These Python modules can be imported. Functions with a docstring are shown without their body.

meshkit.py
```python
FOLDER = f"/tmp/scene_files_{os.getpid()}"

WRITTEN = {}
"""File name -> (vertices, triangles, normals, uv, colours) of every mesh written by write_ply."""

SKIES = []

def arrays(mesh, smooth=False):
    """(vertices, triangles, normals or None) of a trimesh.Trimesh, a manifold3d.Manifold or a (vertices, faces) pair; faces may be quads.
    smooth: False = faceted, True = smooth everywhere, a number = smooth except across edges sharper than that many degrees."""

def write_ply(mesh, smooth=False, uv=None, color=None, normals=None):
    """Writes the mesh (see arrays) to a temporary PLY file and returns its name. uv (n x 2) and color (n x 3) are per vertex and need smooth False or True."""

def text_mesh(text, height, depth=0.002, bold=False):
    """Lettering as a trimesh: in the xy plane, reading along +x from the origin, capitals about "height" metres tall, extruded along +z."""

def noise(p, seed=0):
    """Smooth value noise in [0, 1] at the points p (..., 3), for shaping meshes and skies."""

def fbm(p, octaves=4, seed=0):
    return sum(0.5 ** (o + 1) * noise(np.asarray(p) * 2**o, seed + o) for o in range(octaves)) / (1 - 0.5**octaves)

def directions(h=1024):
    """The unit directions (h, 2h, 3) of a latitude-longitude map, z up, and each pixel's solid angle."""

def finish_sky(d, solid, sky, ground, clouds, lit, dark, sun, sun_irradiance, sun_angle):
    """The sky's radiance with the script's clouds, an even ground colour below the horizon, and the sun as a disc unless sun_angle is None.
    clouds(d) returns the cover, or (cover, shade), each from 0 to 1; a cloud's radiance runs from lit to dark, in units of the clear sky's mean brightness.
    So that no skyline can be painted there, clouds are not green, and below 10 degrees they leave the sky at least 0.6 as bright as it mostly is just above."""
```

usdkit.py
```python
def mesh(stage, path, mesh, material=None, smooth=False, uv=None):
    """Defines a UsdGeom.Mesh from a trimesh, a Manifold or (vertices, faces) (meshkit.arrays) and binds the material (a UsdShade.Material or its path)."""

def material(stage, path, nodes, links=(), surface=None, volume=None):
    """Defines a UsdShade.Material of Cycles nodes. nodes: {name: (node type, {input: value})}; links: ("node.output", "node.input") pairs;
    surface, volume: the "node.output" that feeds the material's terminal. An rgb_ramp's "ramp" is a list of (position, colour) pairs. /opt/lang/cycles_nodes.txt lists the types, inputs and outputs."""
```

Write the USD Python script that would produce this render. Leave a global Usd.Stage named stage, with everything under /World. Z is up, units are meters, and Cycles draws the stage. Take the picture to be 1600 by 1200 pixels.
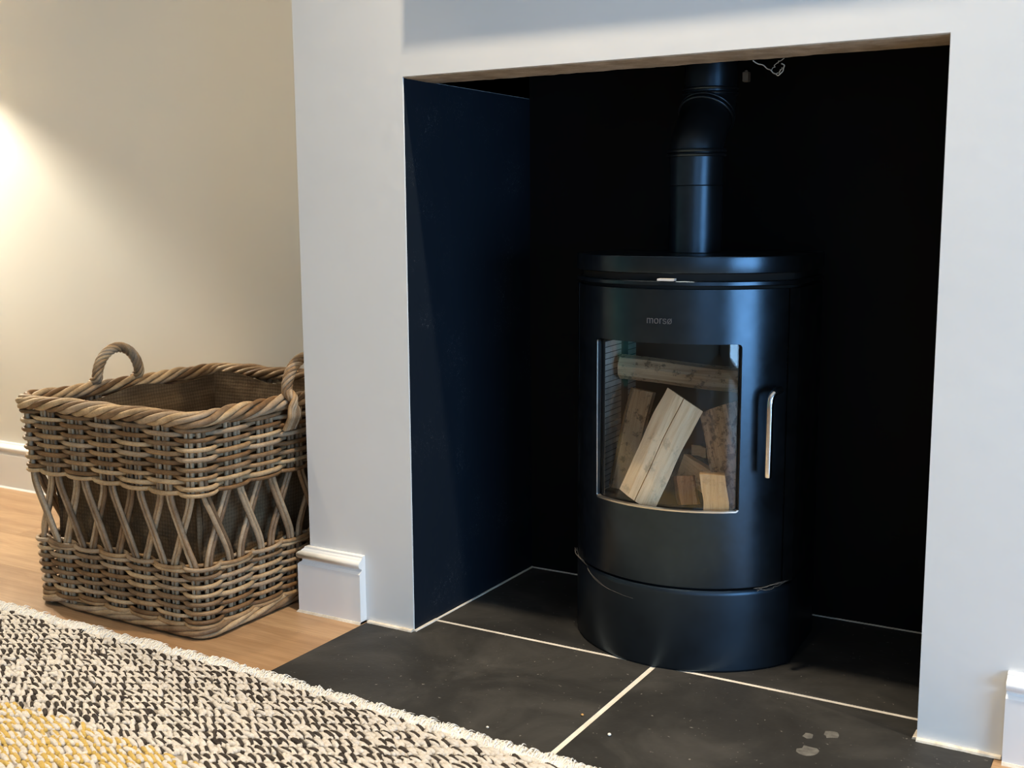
import math, numpy as np, trimesh, shapely, shapely.geometry as sg
import usdkit, meshkit
from pxr import Usd, UsdGeom, UsdLux, UsdShade, Gf, Sdf, Vt

rng = np.random.default_rng(7)
stage = Usd.Stage.CreateInMemory()
UsdGeom.SetStageUpAxis(stage, UsdGeom.Tokens.z)
UsdGeom.SetStageMetersPerUnit(stage, 1.0)
UsdGeom.Xform.Define(stage, '/World')

# ------------------------------------------------------------------ camera
F_PX, YAW, PITCH, ROLL = 1785.13, 0.529277, 0.147972, -0.006916
EYE = np.array([1.32089, -1.84826, 0.85426])
view = np.array([-math.sin(YAW) * math.cos(PITCH), math.cos(YAW) * math.cos(PITCH), -math.sin(PITCH)])
right0 = np.array([math.cos(YAW), math.sin(YAW), 0.0]); up0 = np.cross(right0, view)
right = right0 * math.cos(ROLL) + up0 * math.sin(ROLL); up = -right0 * math.sin(ROLL) + up0 * math.cos(ROLL)
cam = UsdGeom.Camera.Define(stage, '/World/camera')
M = np.eye(4); M[0, :3] = right; M[1, :3] = up; M[2, :3] = -view; M[3, :3] = EYE
cam.AddTransformOp().Set(Gf.Matrix4d(M.tolist()))
cam.CreateHorizontalApertureAttr(36.0); cam.CreateVerticalApertureAttr(27.0)
cam.CreateFocalLengthAttr(36.0 * F_PX / 1600); cam.CreateClippingRangeAttr(Gf.Vec2f(0.05, 50))
cam.CreateFStopAttr(5.6); cam.CreateFocusDistanceAttr(2.2)
EXPOSURE = 0.0
cam.CreateExposureAttr(EXPOSURE)

# ------------------------------------------------------------------ lights of the room
def place(x, loc, look=None):
    """puts a light at loc shining along look (lights shine along -z)"""
    if look is None:
        x.AddTranslateOp().Set(Gf.Vec3d(*map(float, loc))); return
    z = -np.asarray(look, float); z /= np.linalg.norm(z)
    a = np.array([0, 0, 1.0]) if abs(z[2]) < 0.9 else np.array([0, 1.0, 0])
    xx = np.cross(a, z); xx /= np.linalg.norm(xx); yy = np.cross(z, xx)
    m = np.eye(4); m[0, :3] = xx; m[1, :3] = yy; m[2, :3] = z; m[3, :3] = loc
    x.AddTransformOp().Set(Gf.Matrix4d(m.tolist()))

CEIL = 2.4
XL, XR, YB, YF = -2.9, 3.6, 0.428, -3.9          # left, right, recess wall, wall behind the camera
WIN = (-2.80, -0.55, 0.03, 1.18)                  # right-hand window: y0, y1, z0, z1
sky = UsdLux.DomeLight.Define(stage, '/World/sky')
sky.CreateIntensityAttr(0.25); sky.CreateColorAttr(Gf.Vec3f(0.55, 0.72, 1.0))
win = UsdLux.RectLight.Define(stage, '/World/window_daylight')
win.CreateWidthAttr(WIN[1] - WIN[0] + 0.2); win.CreateHeightAttr(WIN[3] - WIN[2] + 0.1)
win.CreateIntensityAttr(11.5); win.CreateColorAttr(Gf.Vec3f(0.33, 0.63, 1.0))
place(win, (XR + 0.16, (WIN[0] + WIN[1]) / 2, (WIN[2] + WIN[3]) / 2), (-1, 0, 0))
WIN2 = (1.70, 3.30, 0.20, 2.0)                   # wide window behind the camera: x0, x1, z0, z1
win2 = UsdLux.RectLight.Define(stage, '/World/window_daylight_001')
win2.CreateWidthAttr(WIN2[1] - WIN2[0]); win2.CreateHeightAttr(WIN2[3] - WIN2[2])
win2.CreateIntensityAttr(1.15); win2.CreateColorAttr(Gf.Vec3f(0.33, 0.63, 1.0))
place(win2, ((WIN2[0] + WIN2[1]) / 2, YF - 0.16, (WIN2[2] + WIN2[3]) / 2), (0, 1, 0))
WARM = Gf.Vec3f(1.0, 0.83, 0.60)
def downlight(name, x, y, power, radius=0.028, col=WARM):
    d = UsdLux.DiskLight.Define(stage, '/World/' + name)
    d.CreateRadiusAttr(radius); d.CreateIntensityAttr(power); d.CreateColorAttr(col)
    place(d, (x, y, CEIL - 0.012), (0, 0, -1))
DOWN = [(0.50, -0.235, 5900.0), (-0.75, -0.235, 1150.0), (1.75, -0.235, 4500.0), (-1.0, -1.4, 2300.0), (0.6, -1.7, 3500.0), (0.6, -2.9, 400.0)]
for i, (x, y, pw) in enumerate(DOWN):
    downlight('downlight_lamp' + (f'_{i:03d}' if i else ''), x, y, pw)
LAMP = np.array([-2.35, 0.21, 1.53])
bulb = UsdLux.SphereLight.Define(stage, '/World/lamp_bulb_light')
bulb.CreateRadiusAttr(0.022); bulb.CreateIntensityAttr(6300.0); bulb.CreateColorAttr(Gf.Vec3f(1.0, 0.92, 0.76))
place(bulb, LAMP)

# ------------------------------------------------------------------ naming helpers
used = {}
def numbered(path):
    n = used.get(path, -1) + 1
    used[path] = n
    return path if n == 0 else f'{path}_{n:03d}'
def tag(prim, label=None, cat=None, group=None, kind=None):
    p = prim.GetPrim() if hasattr(prim, 'GetPrim') else prim
    for k, v in (('label', label), ('category', cat), ('group', group), ('kind', kind)):
        if v: p.SetCustomDataByKey(k, v)
    return prim
def path_of(parent):
    return '/World' if parent is None else str(parent.GetPath())
def thing(name, label=None, cat=None, loc=(0, 0, 0), group=None, kind=None, matrix=None):
    x = UsdGeom.Xform.Define(stage, numbered('/World/' + name))
    if matrix is not None: x.AddTransformOp().Set(Gf.Matrix4d(np.asarray(matrix).tolist()))
    elif any(loc): x.AddTranslateOp().Set(Gf.Vec3d(*map(float, loc)))
    return tag(x, label, cat, group, kind)
def group_of(name, parent):
    return UsdGeom.Xform.Define(stage, numbered(path_of(parent) + '/' + name))
def obj(name, mesh, m, parent=None, smooth=False):
    return usdkit.mesh(stage, numbered(path_of(parent) + '/' + name), mesh, m, smooth)

# ------------------------------------------------------------------ materials
def mat(name, nodes, links, surface='p.BSDF', volume=None):
    return usdkit.material(stage, '/World/Looks/' + name, nodes, links, surface=surface, volume=volume)
def simple(name, col, rough=0.5, metallic=0.0, spec=0.5, bump=None, var=None, coat=0.0, sheen=0.0, coords='position'):
    nodes = {'p': ('principled_bsdf', dict(base_color=col, roughness=rough, metallic=metallic, specular_ior_level=spec, coat_weight=coat, sheen_weight=sheen)),
             'g': ('geometry', {})}
    links = []
    if var:      # (scale, colour a, colour b)
        nodes['n'] = ('noise_texture', dict(scale=var[0], detail=5.0, roughness=0.6))
        nodes['r'] = ('rgb_ramp', dict(ramp=[(0.3, var[1]), (0.7, var[2])]))
        links += [('g.position', 'n.vector'), ('n.fac', 'r.fac'), ('r.color', 'p.base_color')]
    if bump:     # (scale, strength, distance)
        nodes['bn'] = ('noise_texture', dict(scale=bump[0], detail=4.0))
        nodes['b'] = ('bump', dict(strength=bump[1], distance=bump[2]))
        links += [('g.position', 'bn.vector'), ('bn.fac', 'b.height'), ('b.normal', 'p.normal')]
    return mat(name, nodes, links)

plaster = simple('plaster', (0.80, 0.79, 0.77), 0.75, var=(3.0, (0.78, 0.775, 0.76), (0.81, 0.805, 0.79)), bump=(28.0, 0.12, 0.004), spec=0.3)
wallpaint = simple('wallpaint', (0.80, 0.775, 0.70), 0.8, bump=(60.0, 0.06, 0.003), spec=0.3)
roompaint = simple('roompaint', (0.44, 0.42, 0.38), 0.9, spec=0.2)
ceilpaint = simple('ceilpaint', (0.72, 0.71, 0.69), 0.9, spec=0.2)
gloss_white = simple('gloss_white', (0.90, 0.90, 0.89), 0.32, spec=0.5, bump=(90.0, 0.03, 0.002))
mortar = simple('mortar', (0.72, 0.66, 0.56), 0.9, var=(60.0, (0.55, 0.48, 0.38), (0.80, 0.75, 0.66)), bump=(150.0, 0.4, 0.003))
grout = simple('grout', (0.74, 0.69, 0.62), 0.9, var=(30.0, (0.62, 0.57, 0.50), (0.80, 0.76, 0.70)), bump=(250.0, 0.3, 0.002))
raw_edge = simple('raw_edge', (0.26, 0.19, 0.13), 0.95, var=(18.0, (0.34, 0.26, 0.18), (0.58, 0.47, 0.36)), bump=(120.0, 0.5, 0.004), spec=0.1)
void_black = simple('void_black', (0.006, 0.006, 0.006), 0.95, spec=0.0)

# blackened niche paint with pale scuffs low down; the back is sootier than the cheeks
def niche_mat(name, base): return mat(name, {
    'g': ('geometry', {}), 'n': ('noise_texture', dict(scale=170.0, detail=6.0, roughness=0.75, distortion=1.5)),
    'n2': ('noise_texture', dict(scale=9.0, detail=3.0)), 'r2': ('rgb_ramp', dict(ramp=[(0.50, (0, 0, 0)), (0.66, (1, 1, 1))])),
    'r': ('rgb_ramp', dict(ramp=[(0.575, (0, 0, 0)), (0.65, (1, 1, 1))])),
    'mx': ('mix', dict(mix_type='multiply', fac=1.0)),
    'c': ('mix', dict(color1=base, color2=(0.09, 0.10, 0.11))),
    'bw': ('rgb_to_bw', {}), 'b': ('bump', dict(strength=0.15, distance=0.004)), 'bn': ('noise_texture', dict(scale=45.0, detail=5.0)),
    'p': ('principled_bsdf', dict(roughness=0.62, specular_ior_level=0.25))},
    [('g.position', 'n.vector'), ('g.position', 'n2.vector'), ('g.position', 'bn.vector'), ('n.fac', 'r.fac'), ('n2.fac', 'r2.fac'), ('r.color', 'mx.color1'), ('r2.color', 'mx.color2'),
     ('mx.color', 'bw.color'), ('bw.val', 'c.fac'), ('c.color', 'p.base_color'), ('bn.fac', 'b.height'), ('b.normal', 'p.normal')])

def slate_mat(name, seed):
    return mat(name, {
        'g': ('geometry', {}), 'mp': ('mapping', dict(location=(seed * 3.1, seed * 1.7, seed))),
        'n': ('noise_texture', dict(scale=5.0, detail=7.0, roughness=0.62, distortion=0.6)),
        'r': ('rgb_ramp', dict(ramp=[(0.25, (0.015, 0.0146, 0.0142)), (0.48, (0.027, 0.0265, 0.0255)), (0.66, (0.050, 0.048, 0.045)), (0.82, (0.095, 0.091, 0.084))])),
        'v': ('noise_texture', dict(scale=120.0, detail=2.0, roughness=0.6)), 'vr': ('rgb_ramp', dict(ramp=[(0.70, (0, 0, 0)), (0.76, (1, 1, 1))])), 'bw': ('rgb_to_bw', {}),
        'c': ('mix', dict(color2=(0.22, 0.21, 0.19))),
        'b': ('bump', dict(strength=0.25, distance=0.004)), 'bn': ('noise_texture', dict(scale=22.0, detail=6.0, roughness=0.6)),
        'p': ('principled_bsdf', dict(roughness=0.58, specular_ior_level=0.22))},
        [('g.position', 'mp.vector'), ('mp.vector', 'n.vector'), ('mp.vector', 'v.vector'), ('mp.vector', 'bn.vector'), ('n.fac', 'r.fac'), ('v.fac', 'vr.fac'), ('vr.color', 'bw.color'),
         ('r.color', 'c.color1'), ('bw.val', 'c.fac'), ('c.color', 'p.base_color'), ('bn.fac', 'b.height'), ('b.normal', 'p.normal')])
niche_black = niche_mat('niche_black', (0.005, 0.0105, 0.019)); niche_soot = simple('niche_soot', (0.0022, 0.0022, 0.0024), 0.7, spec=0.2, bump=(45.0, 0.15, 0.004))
slates = [slate_mat(f'slate_{k}', k + 1) for k in range(3)]
stain = simple('stain', (0.13, 0.125, 0.115), 0.8, var=(70.0, (0.06, 0.058, 0.053), (0.15, 0.143, 0.13)))

def oak_mat(name, seed, a, b):
    return mat(name, {
        'g': ('geometry', {}), 'mp': ('mapping', dict(location=(seed * 2.3, seed * 5.1, 0), scale=(1.2, 11.0, 1.0))),
        'n': ('noise_texture', dict(scale=2.2, detail=8.0, roughness=0.6, distortion=1.2)),
        'mp2': ('mapping', dict(location=(seed, 0, 0), scale=(6.0, 160.0, 1.0))), 'n2': ('noise_texture', dict(scale=1.5, detail=4.0)),
        'r': ('rgb_ramp', dict(ramp=[(0.25, a), (0.72, b)])), 'r2': ('rgb_ramp', dict(ramp=[(0.35, (0.80, 0.78, 0.75)), (0.6, (1, 1, 1))])),
        'm': ('mix', dict(mix_type='multiply', fac=0.8)), 'b': ('bump', dict(strength=0.12, distance=0.001)),
        'p': ('principled_bsdf', dict(roughness=0.42, specular_ior_level=0.4))},
        [('g.position', 'mp.vector'), ('mp.vector', 'n.vector'), ('g.position', 'mp2.vector'), ('mp2.vector', 'n2.vector'), ('n.fac', 'r.fac'), ('n2.fac', 'r2.fac'),
         ('r.color', 'm.color1'), ('r2.color', 'm.color2'), ('m.color', 'p.base_color'), ('n2.fac', 'b.height'), ('b.normal', 'p.normal')])
oaks = [oak_mat('oak_a', 1, (0.33, 0.19, 0.10), (0.50, 0.33, 0.19)), oak_mat('oak_b', 4, (0.30, 0.17, 0.085), (0.45, 0.285, 0.16)), oak_mat('oak_c', 7, (0.36, 0.21, 0.11), (0.53, 0.35, 0.20))]

def wicker_mat(name, a, b, rough=0.5):
    return mat(name, {
        'g': ('geometry', {}), 'n': ('noise_texture', dict(scale=22.0, detail=4.0, roughness=0.65)),
        'r': ('rgb_ramp', dict(ramp=[(0.3, a), (0.7, b)])), 'n2': ('noise_texture', dict(scale=260.0, detail=3.0)),
        'r2': ('rgb_ramp', dict(ramp=[(0.3, (0.72, 0.70, 0.68)), (0.55, (1, 1, 1))])), 'm': ('mix', dict(mix_type='multiply', fac=0.7)),
        'b': ('bump', dict(strength=0.25, distance=0.0008)),
        'p': ('principled_bsdf', dict(roughness=rough, specular_ior_level=0.28))},
        [('g.position', 'n.vector'), ('g.position', 'n2.vector'), ('n.fac', 'r.fac'), ('n2.fac', 'r2.fac'), ('r.color', 'm.color1'), ('r2.color', 'm.color2'), ('m.color', 'p.base_color'),
         ('n2.fac', 'b.height'), ('b.normal', 'p.normal')])
wickers = [wicker_mat('wicker_a', (0.24, 0.135, 0.062), (0.48, 0.31, 0.16)), wicker_mat('wicker_b', (0.15, 0.088, 0.045), (0.31, 0.195, 0.105)),
           wicker_mat('wicker_c', (0.35, 0.225, 0.115), (0.60, 0.425, 0.245)), wicker_mat('wicker_d', (0.12, 0.060, 0.026), (0.27, 0.15, 0.067)),
           wicker_mat('wicker_e', (0.28, 0.19, 0.115), (0.46, 0.335, 0.215))]
stake_mats = [wicker_mat('stake_a', (0.20, 0.122, 0.066), (0.39, 0.265, 0.158)), wicker_mat('stake_b', (0.13, 0.075, 0.038), (0.26, 0.165, 0.092)), wicker_mat('stake_c', (0.30, 0.205, 0.12), (0.52, 0.38, 0.245))]
wicker_core = simple('wicker_core', (0.13, 0.09, 0.055), 0.8)
hessian = mat('hessian', {
    'g': ('geometry', {}), 'w1': ('wave_texture', dict(wave_type='bands', bands_direction='x', scale=38.0, distortion=0.8, detail=1.0, detail_scale=2.0)),
    'w3': ('wave_texture', dict(wave_type='bands', bands_direction='y', scale=38.0, distortion=0.8, detail=1.0, detail_scale=2.0)),
    'w2': ('wave_texture', dict(wave_type='bands', bands_direction='z', scale=38.0, distortion=0.8, detail=1.0, detail_scale=2.0)),
    'a1': ('math', dict(math_type='add')), 'a2': ('math', dict(math_type='add')),
    'n': ('noise_texture', dict(scale=9.0, detail=4.0)), 'r': ('rgb_ramp', dict(ramp=[(0.3, (0.11, 0.07, 0.038)), (0.7, (0.22, 0.155, 0.095))])),
    'r2': ('rgb_ramp', dict(ramp=[(0.35, (0.68, 0.66, 0.63)), (0.75, (1, 1, 1))])), 'd': ('math', dict(math_type='divide', value2=3.0)),
    'm': ('mix', dict(mix_type='multiply', fac=0.9)), 'b': ('bump', dict(strength=0.5, distance=0.002)),
    'p': ('principled_bsdf', dict(roughness=0.95, specular_ior_level=0.1))},
    [('g.position', 'w1.vector'), ('g.position', 'w2.vector'), ('g.position', 'w3.vector'), ('g.position', 'n.vector'), ('w1.fac', 'a1.value1'), ('w2.fac', 'a1.value2'), ('a1.value', 'a2.value1'), ('w3.fac', 'a2.value2'),
     ('a2.value', 'd.value1'), ('d.value', 'r2.fac'), ('n.fac', 'r.fac'), ('r.color', 'm.color1'), ('r2.color', 'm.color2'), ('m.color', 'p.base_color'), ('d.value', 'b.height'), ('b.normal', 'p.normal')])
yarn_cream = simple('yarn_cream', (0.66, 0.61, 0.54), 0.95, var=(160.0, (0.52, 0.47, 0.41), (0.72, 0.67, 0.61)), bump=(700.0, 0.5, 0.002), spec=0.1, sheen=0.2)
yarn_dark = simple('yarn_dark', (0.045, 0.038, 0.033), 0.95, var=(120.0, (0.025, 0.02, 0.017), (0.075, 0.063, 0.055)), bump=(700.0, 0.5, 0.002), spec=0.1)
yarn_mustard = simple('yarn_mustard', (0.60, 0.43, 0.14), 0.95, var=(140.0, (0.46, 0.30, 0.06), (0.62, 0.43, 0.12)), bump=(700.0, 0.5, 0.002), spec=0.1, sheen=0.2)
rug_back = simple('rug_back', (0.30, 0.27, 0.24), 0.95, spec=0.1)
fringe_mat = simple('fringe', (0.84, 0.81, 0.76), 0.9, spec=0.1)

def stove_mat(name, base, rough, speck):
    return mat(name, {
        'g': ('geometry', {}), 'n': ('noise_texture', dict(scale=90.0, detail=5.0, roughness=0.7)), 'r': ('rgb_ramp', dict(ramp=[(0.70, (0, 0, 0)), (0.78, (1, 1, 1))])), 'bw': ('rgb_to_bw', {}),
        'f': ('math', dict(math_type='multiply', value2=speck)), 'c': ('mix', dict(color1=base, color2=(0.28, 0.28, 0.27))),
        'n2': ('noise_texture', dict(scale=14.0, detail=4.0)), 'rr': ('map_range', dict(from_min=0.3, from_max=0.7, to_min=rough - 0.04, to_max=rough + 0.05)),
        'bn': ('noise_texture', dict(scale=900.0, detail=2.0)), 'b': ('bump', dict(strength=0.08, distance=0.0006)),
        'p': ('principled_bsdf', dict(specular_ior_level=1.0, specular_tint=(0.50, 0.74, 1.0)))},
        [('g.position', 'n.vector'), ('g.position', 'n2.vector'), ('g.position', 'bn.vector'), ('n.fac', 'r.fac'), ('r.color', 'bw.color'), ('bw.val', 'f.value1'), ('f.value', 'c.fac'), ('c.color', 'p.base_color'),
         ('n2.fac', 'rr.value'), ('rr.result', 'p.roughness'), ('bn.fac', 'b.height'), ('b.normal', 'p.normal')])
stove_black = stove_mat('stove_black', (0.005, 0.0048, 0.0046), 0.27, 0.10)
plinth_black = stove_mat('plinth_black', (0.005, 0.005, 0.006), 0.36, 0.4)
flue_black = stove_mat('flue_black', (0.009, 0.009, 0.0095), 0.30, 0.15)
inner_black = simple('inner_black', (0.02, 0.019, 0.018), 0.8, spec=0.2)
letter_mat = simple('letter_grey', (0.10, 0.10, 0.105), 0.3, spec=0.6)
chrome = simple('chrome', (0.80, 0.78, 0.76), 0.16, metallic=1.0)
steel_trim = simple('steel_trim', (0.72, 0.68, 0.62), 0.28, metallic=1.0)
tab_metal = simple('tab_metal', (0.78, 0.75, 0.70), 0.4, metallic=0.3)
liner_mat = mat('vermiculite', {
    'g': ('texture_coordinate', {}), 'br': ('brick_texture', dict(color1=(0.58, 0.56, 0.52), color2=(0.46, 0.44, 0.41), mortar=(0.10, 0.095, 0.09), scale=1.0, mortar_size=0.0009, brick_width=0.012, row_height=0.006)),
    'vr': ('mapping', dict(rotation=(math.pi / 2, 0, math.pi / 2))), 'n': ('noise_texture', dict(scale=14.0, detail=4.0)), 'r': ('rgb_ramp', dict(ramp=[(0.3, (0.45, 0.43, 0.40)), (0.65, (1, 1, 1))])),
    'm': ('mix', dict(mix_type='multiply', fac=0.9)), 'p': ('principled_bsdf', dict(roughness=0.85, specular_ior_level=0.2))},
    [('g.object', 'vr.vector'), ('vr.vector', 'br.vector'), ('g.object', 'n.vector'), ('n.fac', 'r.fac'), ('br.color', 'm.color1'), ('r.color', 'm.color2'), ('m.color', 'p.base_color')])
glass = mat('stove_glass', {
    'lw': ('layer_weight', dict(blend=0.5)), 'pw': ('math', dict(math_type='power', value2=4.0)), 'mu': ('math', dict(math_type='multiply_add', value2=0.8, value3=0.032)),
    't': ('transparent_bsdf', dict(color=(0.97, 0.965, 0.95))), 'gl': ('glossy_bsdf', dict(color=(1, 1, 1), roughness=0.02)), 'm': ('mix_closure', {})},
    [('lw.facing', 'pw.value1'), ('pw.value', 'mu.value1'), ('mu.value', 'm.fac'), ('t.BSDF', 'm.closure1'), ('gl.BSDF', 'm.closure2')], surface='m.closure')

def wood_mat(name, a, b, c, soot=0.0, spots=26.0, lo=0.58):
    """split firewood: grain along the log's own x"""
    return mat(name, {
        't': ('texture_coordinate', {}), 'mp': ('mapping', dict(scale=(5.0, 70.0, 70.0))), 'n': ('noise_texture', dict(scale=1.6, detail=7.0, roughness=0.65, distortion=0.5)),
        'r': ('rgb_ramp', dict(ramp=[(0.28, a), (0.5, b), (0.75, c)])),
        'n2': ('noise_texture', dict(scale=spots, detail=6.0, roughness=0.7)), 'r2': ('rgb_ramp', dict(ramp=[(lo, (1, 1, 1)), (lo + 0.08, (1 - soot, 1 - soot, 1 - soot))])),
        'm': ('mix', dict(mix_type='multiply', fac=1.0)), 'b': ('bump', dict(strength=0.5, distance=0.002)), 'p': ('principled_bsdf', dict(roughness=0.8, specular_ior_level=0.2))},
        [('t.object', 'mp.vector'), ('mp.vector', 'n.vector'), ('t.object', 'n2.vector'), ('n.fac', 'r.fac'), ('n2.fac', 'r2.fac'), ('r.color', 'm.color1'), ('r2.color', 'm.color2'), ('m.color', 'p.base_color'),
         ('n.fac', 'b.height'), ('b.normal', 'p.normal')])
wood_pale = wood_mat('wood_pale', (0.60, 0.41, 0.24), (0.80, 0.60, 0.40), (0.88, 0.72, 0.53), 0.3)
wood_tan = wood_mat('wood_tan', (0.48, 0.27, 0.12), (0.64, 0.39, 0.19), (0.72, 0.48, 0.26), 0.15)
wood_brown = wood_mat('wood_brown', (0.36, 0.19, 0.085), (0.54, 0.31, 0.15), (0.66, 0.43, 0.24), 0.5)
wood_red = wood_mat('wood_red', (0.30, 0.125, 0.06), (0.48, 0.23, 0.11), (0.62, 0.36, 0.19), 0.6)
bark_mat = wood_mat('bark', (0.16, 0.095, 0.05), (0.36, 0.23, 0.135), (0.54, 0.38, 0.24), 0.62, 85.0, 0.50)
bark_grey = wood_mat('bark_grey', (0.40, 0.25, 0.14), (0.60, 0.42, 0.26), (0.72, 0.54, 0.37), 0.6, 55.0, 0.54)

# ------------------------------------------------------------------ mesh helpers
def box(x0, x1, y0, y1, z0, z1):
    m = trimesh.creation.box([x1 - x0, y1 - y0, z1 - z0]); m.apply_translation([(x0 + x1) / 2, (y0 + y1) / 2, (z0 + z1) / 2]); return m
def join(ms): return trimesh.util.concatenate(ms)
def offset_ring(P, d):
    """moves a counter-clockwise closed ring inwards by d (mitred)"""
    a = P - np.roll(P, 1, 0); b = np.roll(P, -1, 0) - P
    a /= np.linalg.norm(a, axis=1)[:, None]; b /= np.linalg.norm(b, axis=1)[:, None]
    na = np.stack([-a[:, 1], a[:, 0]], 1); nb = np.stack([-b[:, 1], b[:, 0]], 1)
    n = na + nb; n /= np.maximum((n * na).sum(1), 0.2)[:, None] * np.linalg.norm(n, axis=1)[:, None] ** 0
    k = (n * na).sum(1)[:, None]
    return P + d * n / np.maximum(k, 0.2)
def loft(rings, cap0=True, cap1=True, closed=True):
    """rings: list of (n,3) rings -> mesh; caps are fans about the centroid"""
    n = len(rings[0]); V = np.vstack(rings); Fc = []
    i = np.arange(n if closed else n - 1); j = (i + 1) % n
    for k in range(len(rings) - 1):
        a, b = k * n, (k + 1) * n
        Fc += [np.stack([a + i, a + j, b + j], 1), np.stack([a + i, b + j, b + i], 1)]
    extra = []
    if cap0:
        c = len(V) + len(extra); extra.append(rings[0].mean(0)); Fc.append(np.stack([j, i, np.full(len(i), c)], 1))
    if cap1:
        c = len(V) + len(extra); extra.append(rings[-1].mean(0)); o = (len(rings) - 1) * n; Fc.append(np.stack([o + i, o + j, np.full(len(i), c)], 1))
    if extra: V = np.vstack([V, extra])
    return trimesh.Trimesh(V, np.vstack(Fc), process=False)
def slab(P, z0, z1, r=0.002):
    """a convex plate with chamfered rims"""
    P = np.asarray(P, float); h = lambda Q, z: np.c_[Q, np.full(len(Q), z)]
    Q = offset_ring(P, r)
    return loft([h(Q, z0), h(P, z0 + r), h(P, z1 - r), h(Q, z1)])
def rect(x0, x1, y0, y1): return [(x0, y0), (x1, y0), (x1, y1), (x0, y1)]
def tube(P, r, sides=6, closed=False, caps=True):
    P = np.asarray(P, float); n = len(P); r = np.broadcast_to(np.asarray(r, float), n)
    T = (np.roll(P, -1, 0) - np.roll(P, 1, 0)) if closed else np.gradient(P, axis=0)
    T /= np.maximum(np.linalg.norm(T, axis=1)[:, None], 1e-12)
    N = np.zeros_like(P); a = np.array([0, 0, 1.0]) if abs(T[0, 2]) < 0.9 else np.array([1.0, 0, 0])
    v = a - T[0] * (a @ T[0]); N[0] = v / np.linalg.norm(v)
    for k in range(1, n):
        v = N[k - 1] - T[k] * (N[k - 1] @ T[k]); N[k] = v / max(np.linalg.norm(v), 1e-9)
    B = np.cross(T, N); t = np.arange(sides) * 2 * np.pi / sides
    R = P[:, None] + r[:, None, None] * (np.cos(t)[None, :, None] * N[:, None] + np.sin(t)[None, :, None] * B[:, None])
    rings = list(R)
    if closed: rings.append(rings[0]); return loft(rings, False, False)
    return loft(rings, caps, caps)
def lathe(profile, n=64, c=(0, 0)):
    a = np.arange(n) * 2 * np.pi / n
    return loft([np.stack([c[0] + r * np.cos(a), c[1] + r * np.sin(a), np.full(n, z)], 1) for r, z in profile])
def sweep(profile, path, cap=True):
    """profile (d, z) ring swept along a horizontal polyline; d is the distance to the left of travel, corners mitred"""
    path = np.asarray(path, float); out = []
    for k in range(len(path)):
        ds = []
        if k > 0: v = path[k] - path[k - 1]; ds.append(v / np.linalg.norm(v))
        if k < len(path) - 1: v = path[k + 1] - path[k]; ds.append(v / np.linalg.norm(v))
        ns = [np.array([-d[1], d[0]]) for d in ds]; n = sum(ns); n = n / (n @ ns[0])
        out.append(np.array([[path[k][0] + d * n[0], path[k][1] + d * n[1], z] for d, z in profile]))
    poly = shapely.Polygon(profile)
    m = loft(out, False, False)
    tv, tf = trimesh.creation.triangulate_polygon(poly, engine='earcut')
    caps = []
    for R, flip in ((out[0], False), (out[-1], True)):
        d = np.array(profile); idx = [int(np.argmin(((d - t) ** 2).sum(1))) for t in tv]
        f = np.array([[idx[i] for i in t] for t in tf]); caps.append(trimesh.Trimesh(R, f[:, ::-1] if flip else f, process=False))
    m = join([m] + caps); m.merge_vertices(); m.fix_normals(); return m
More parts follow.
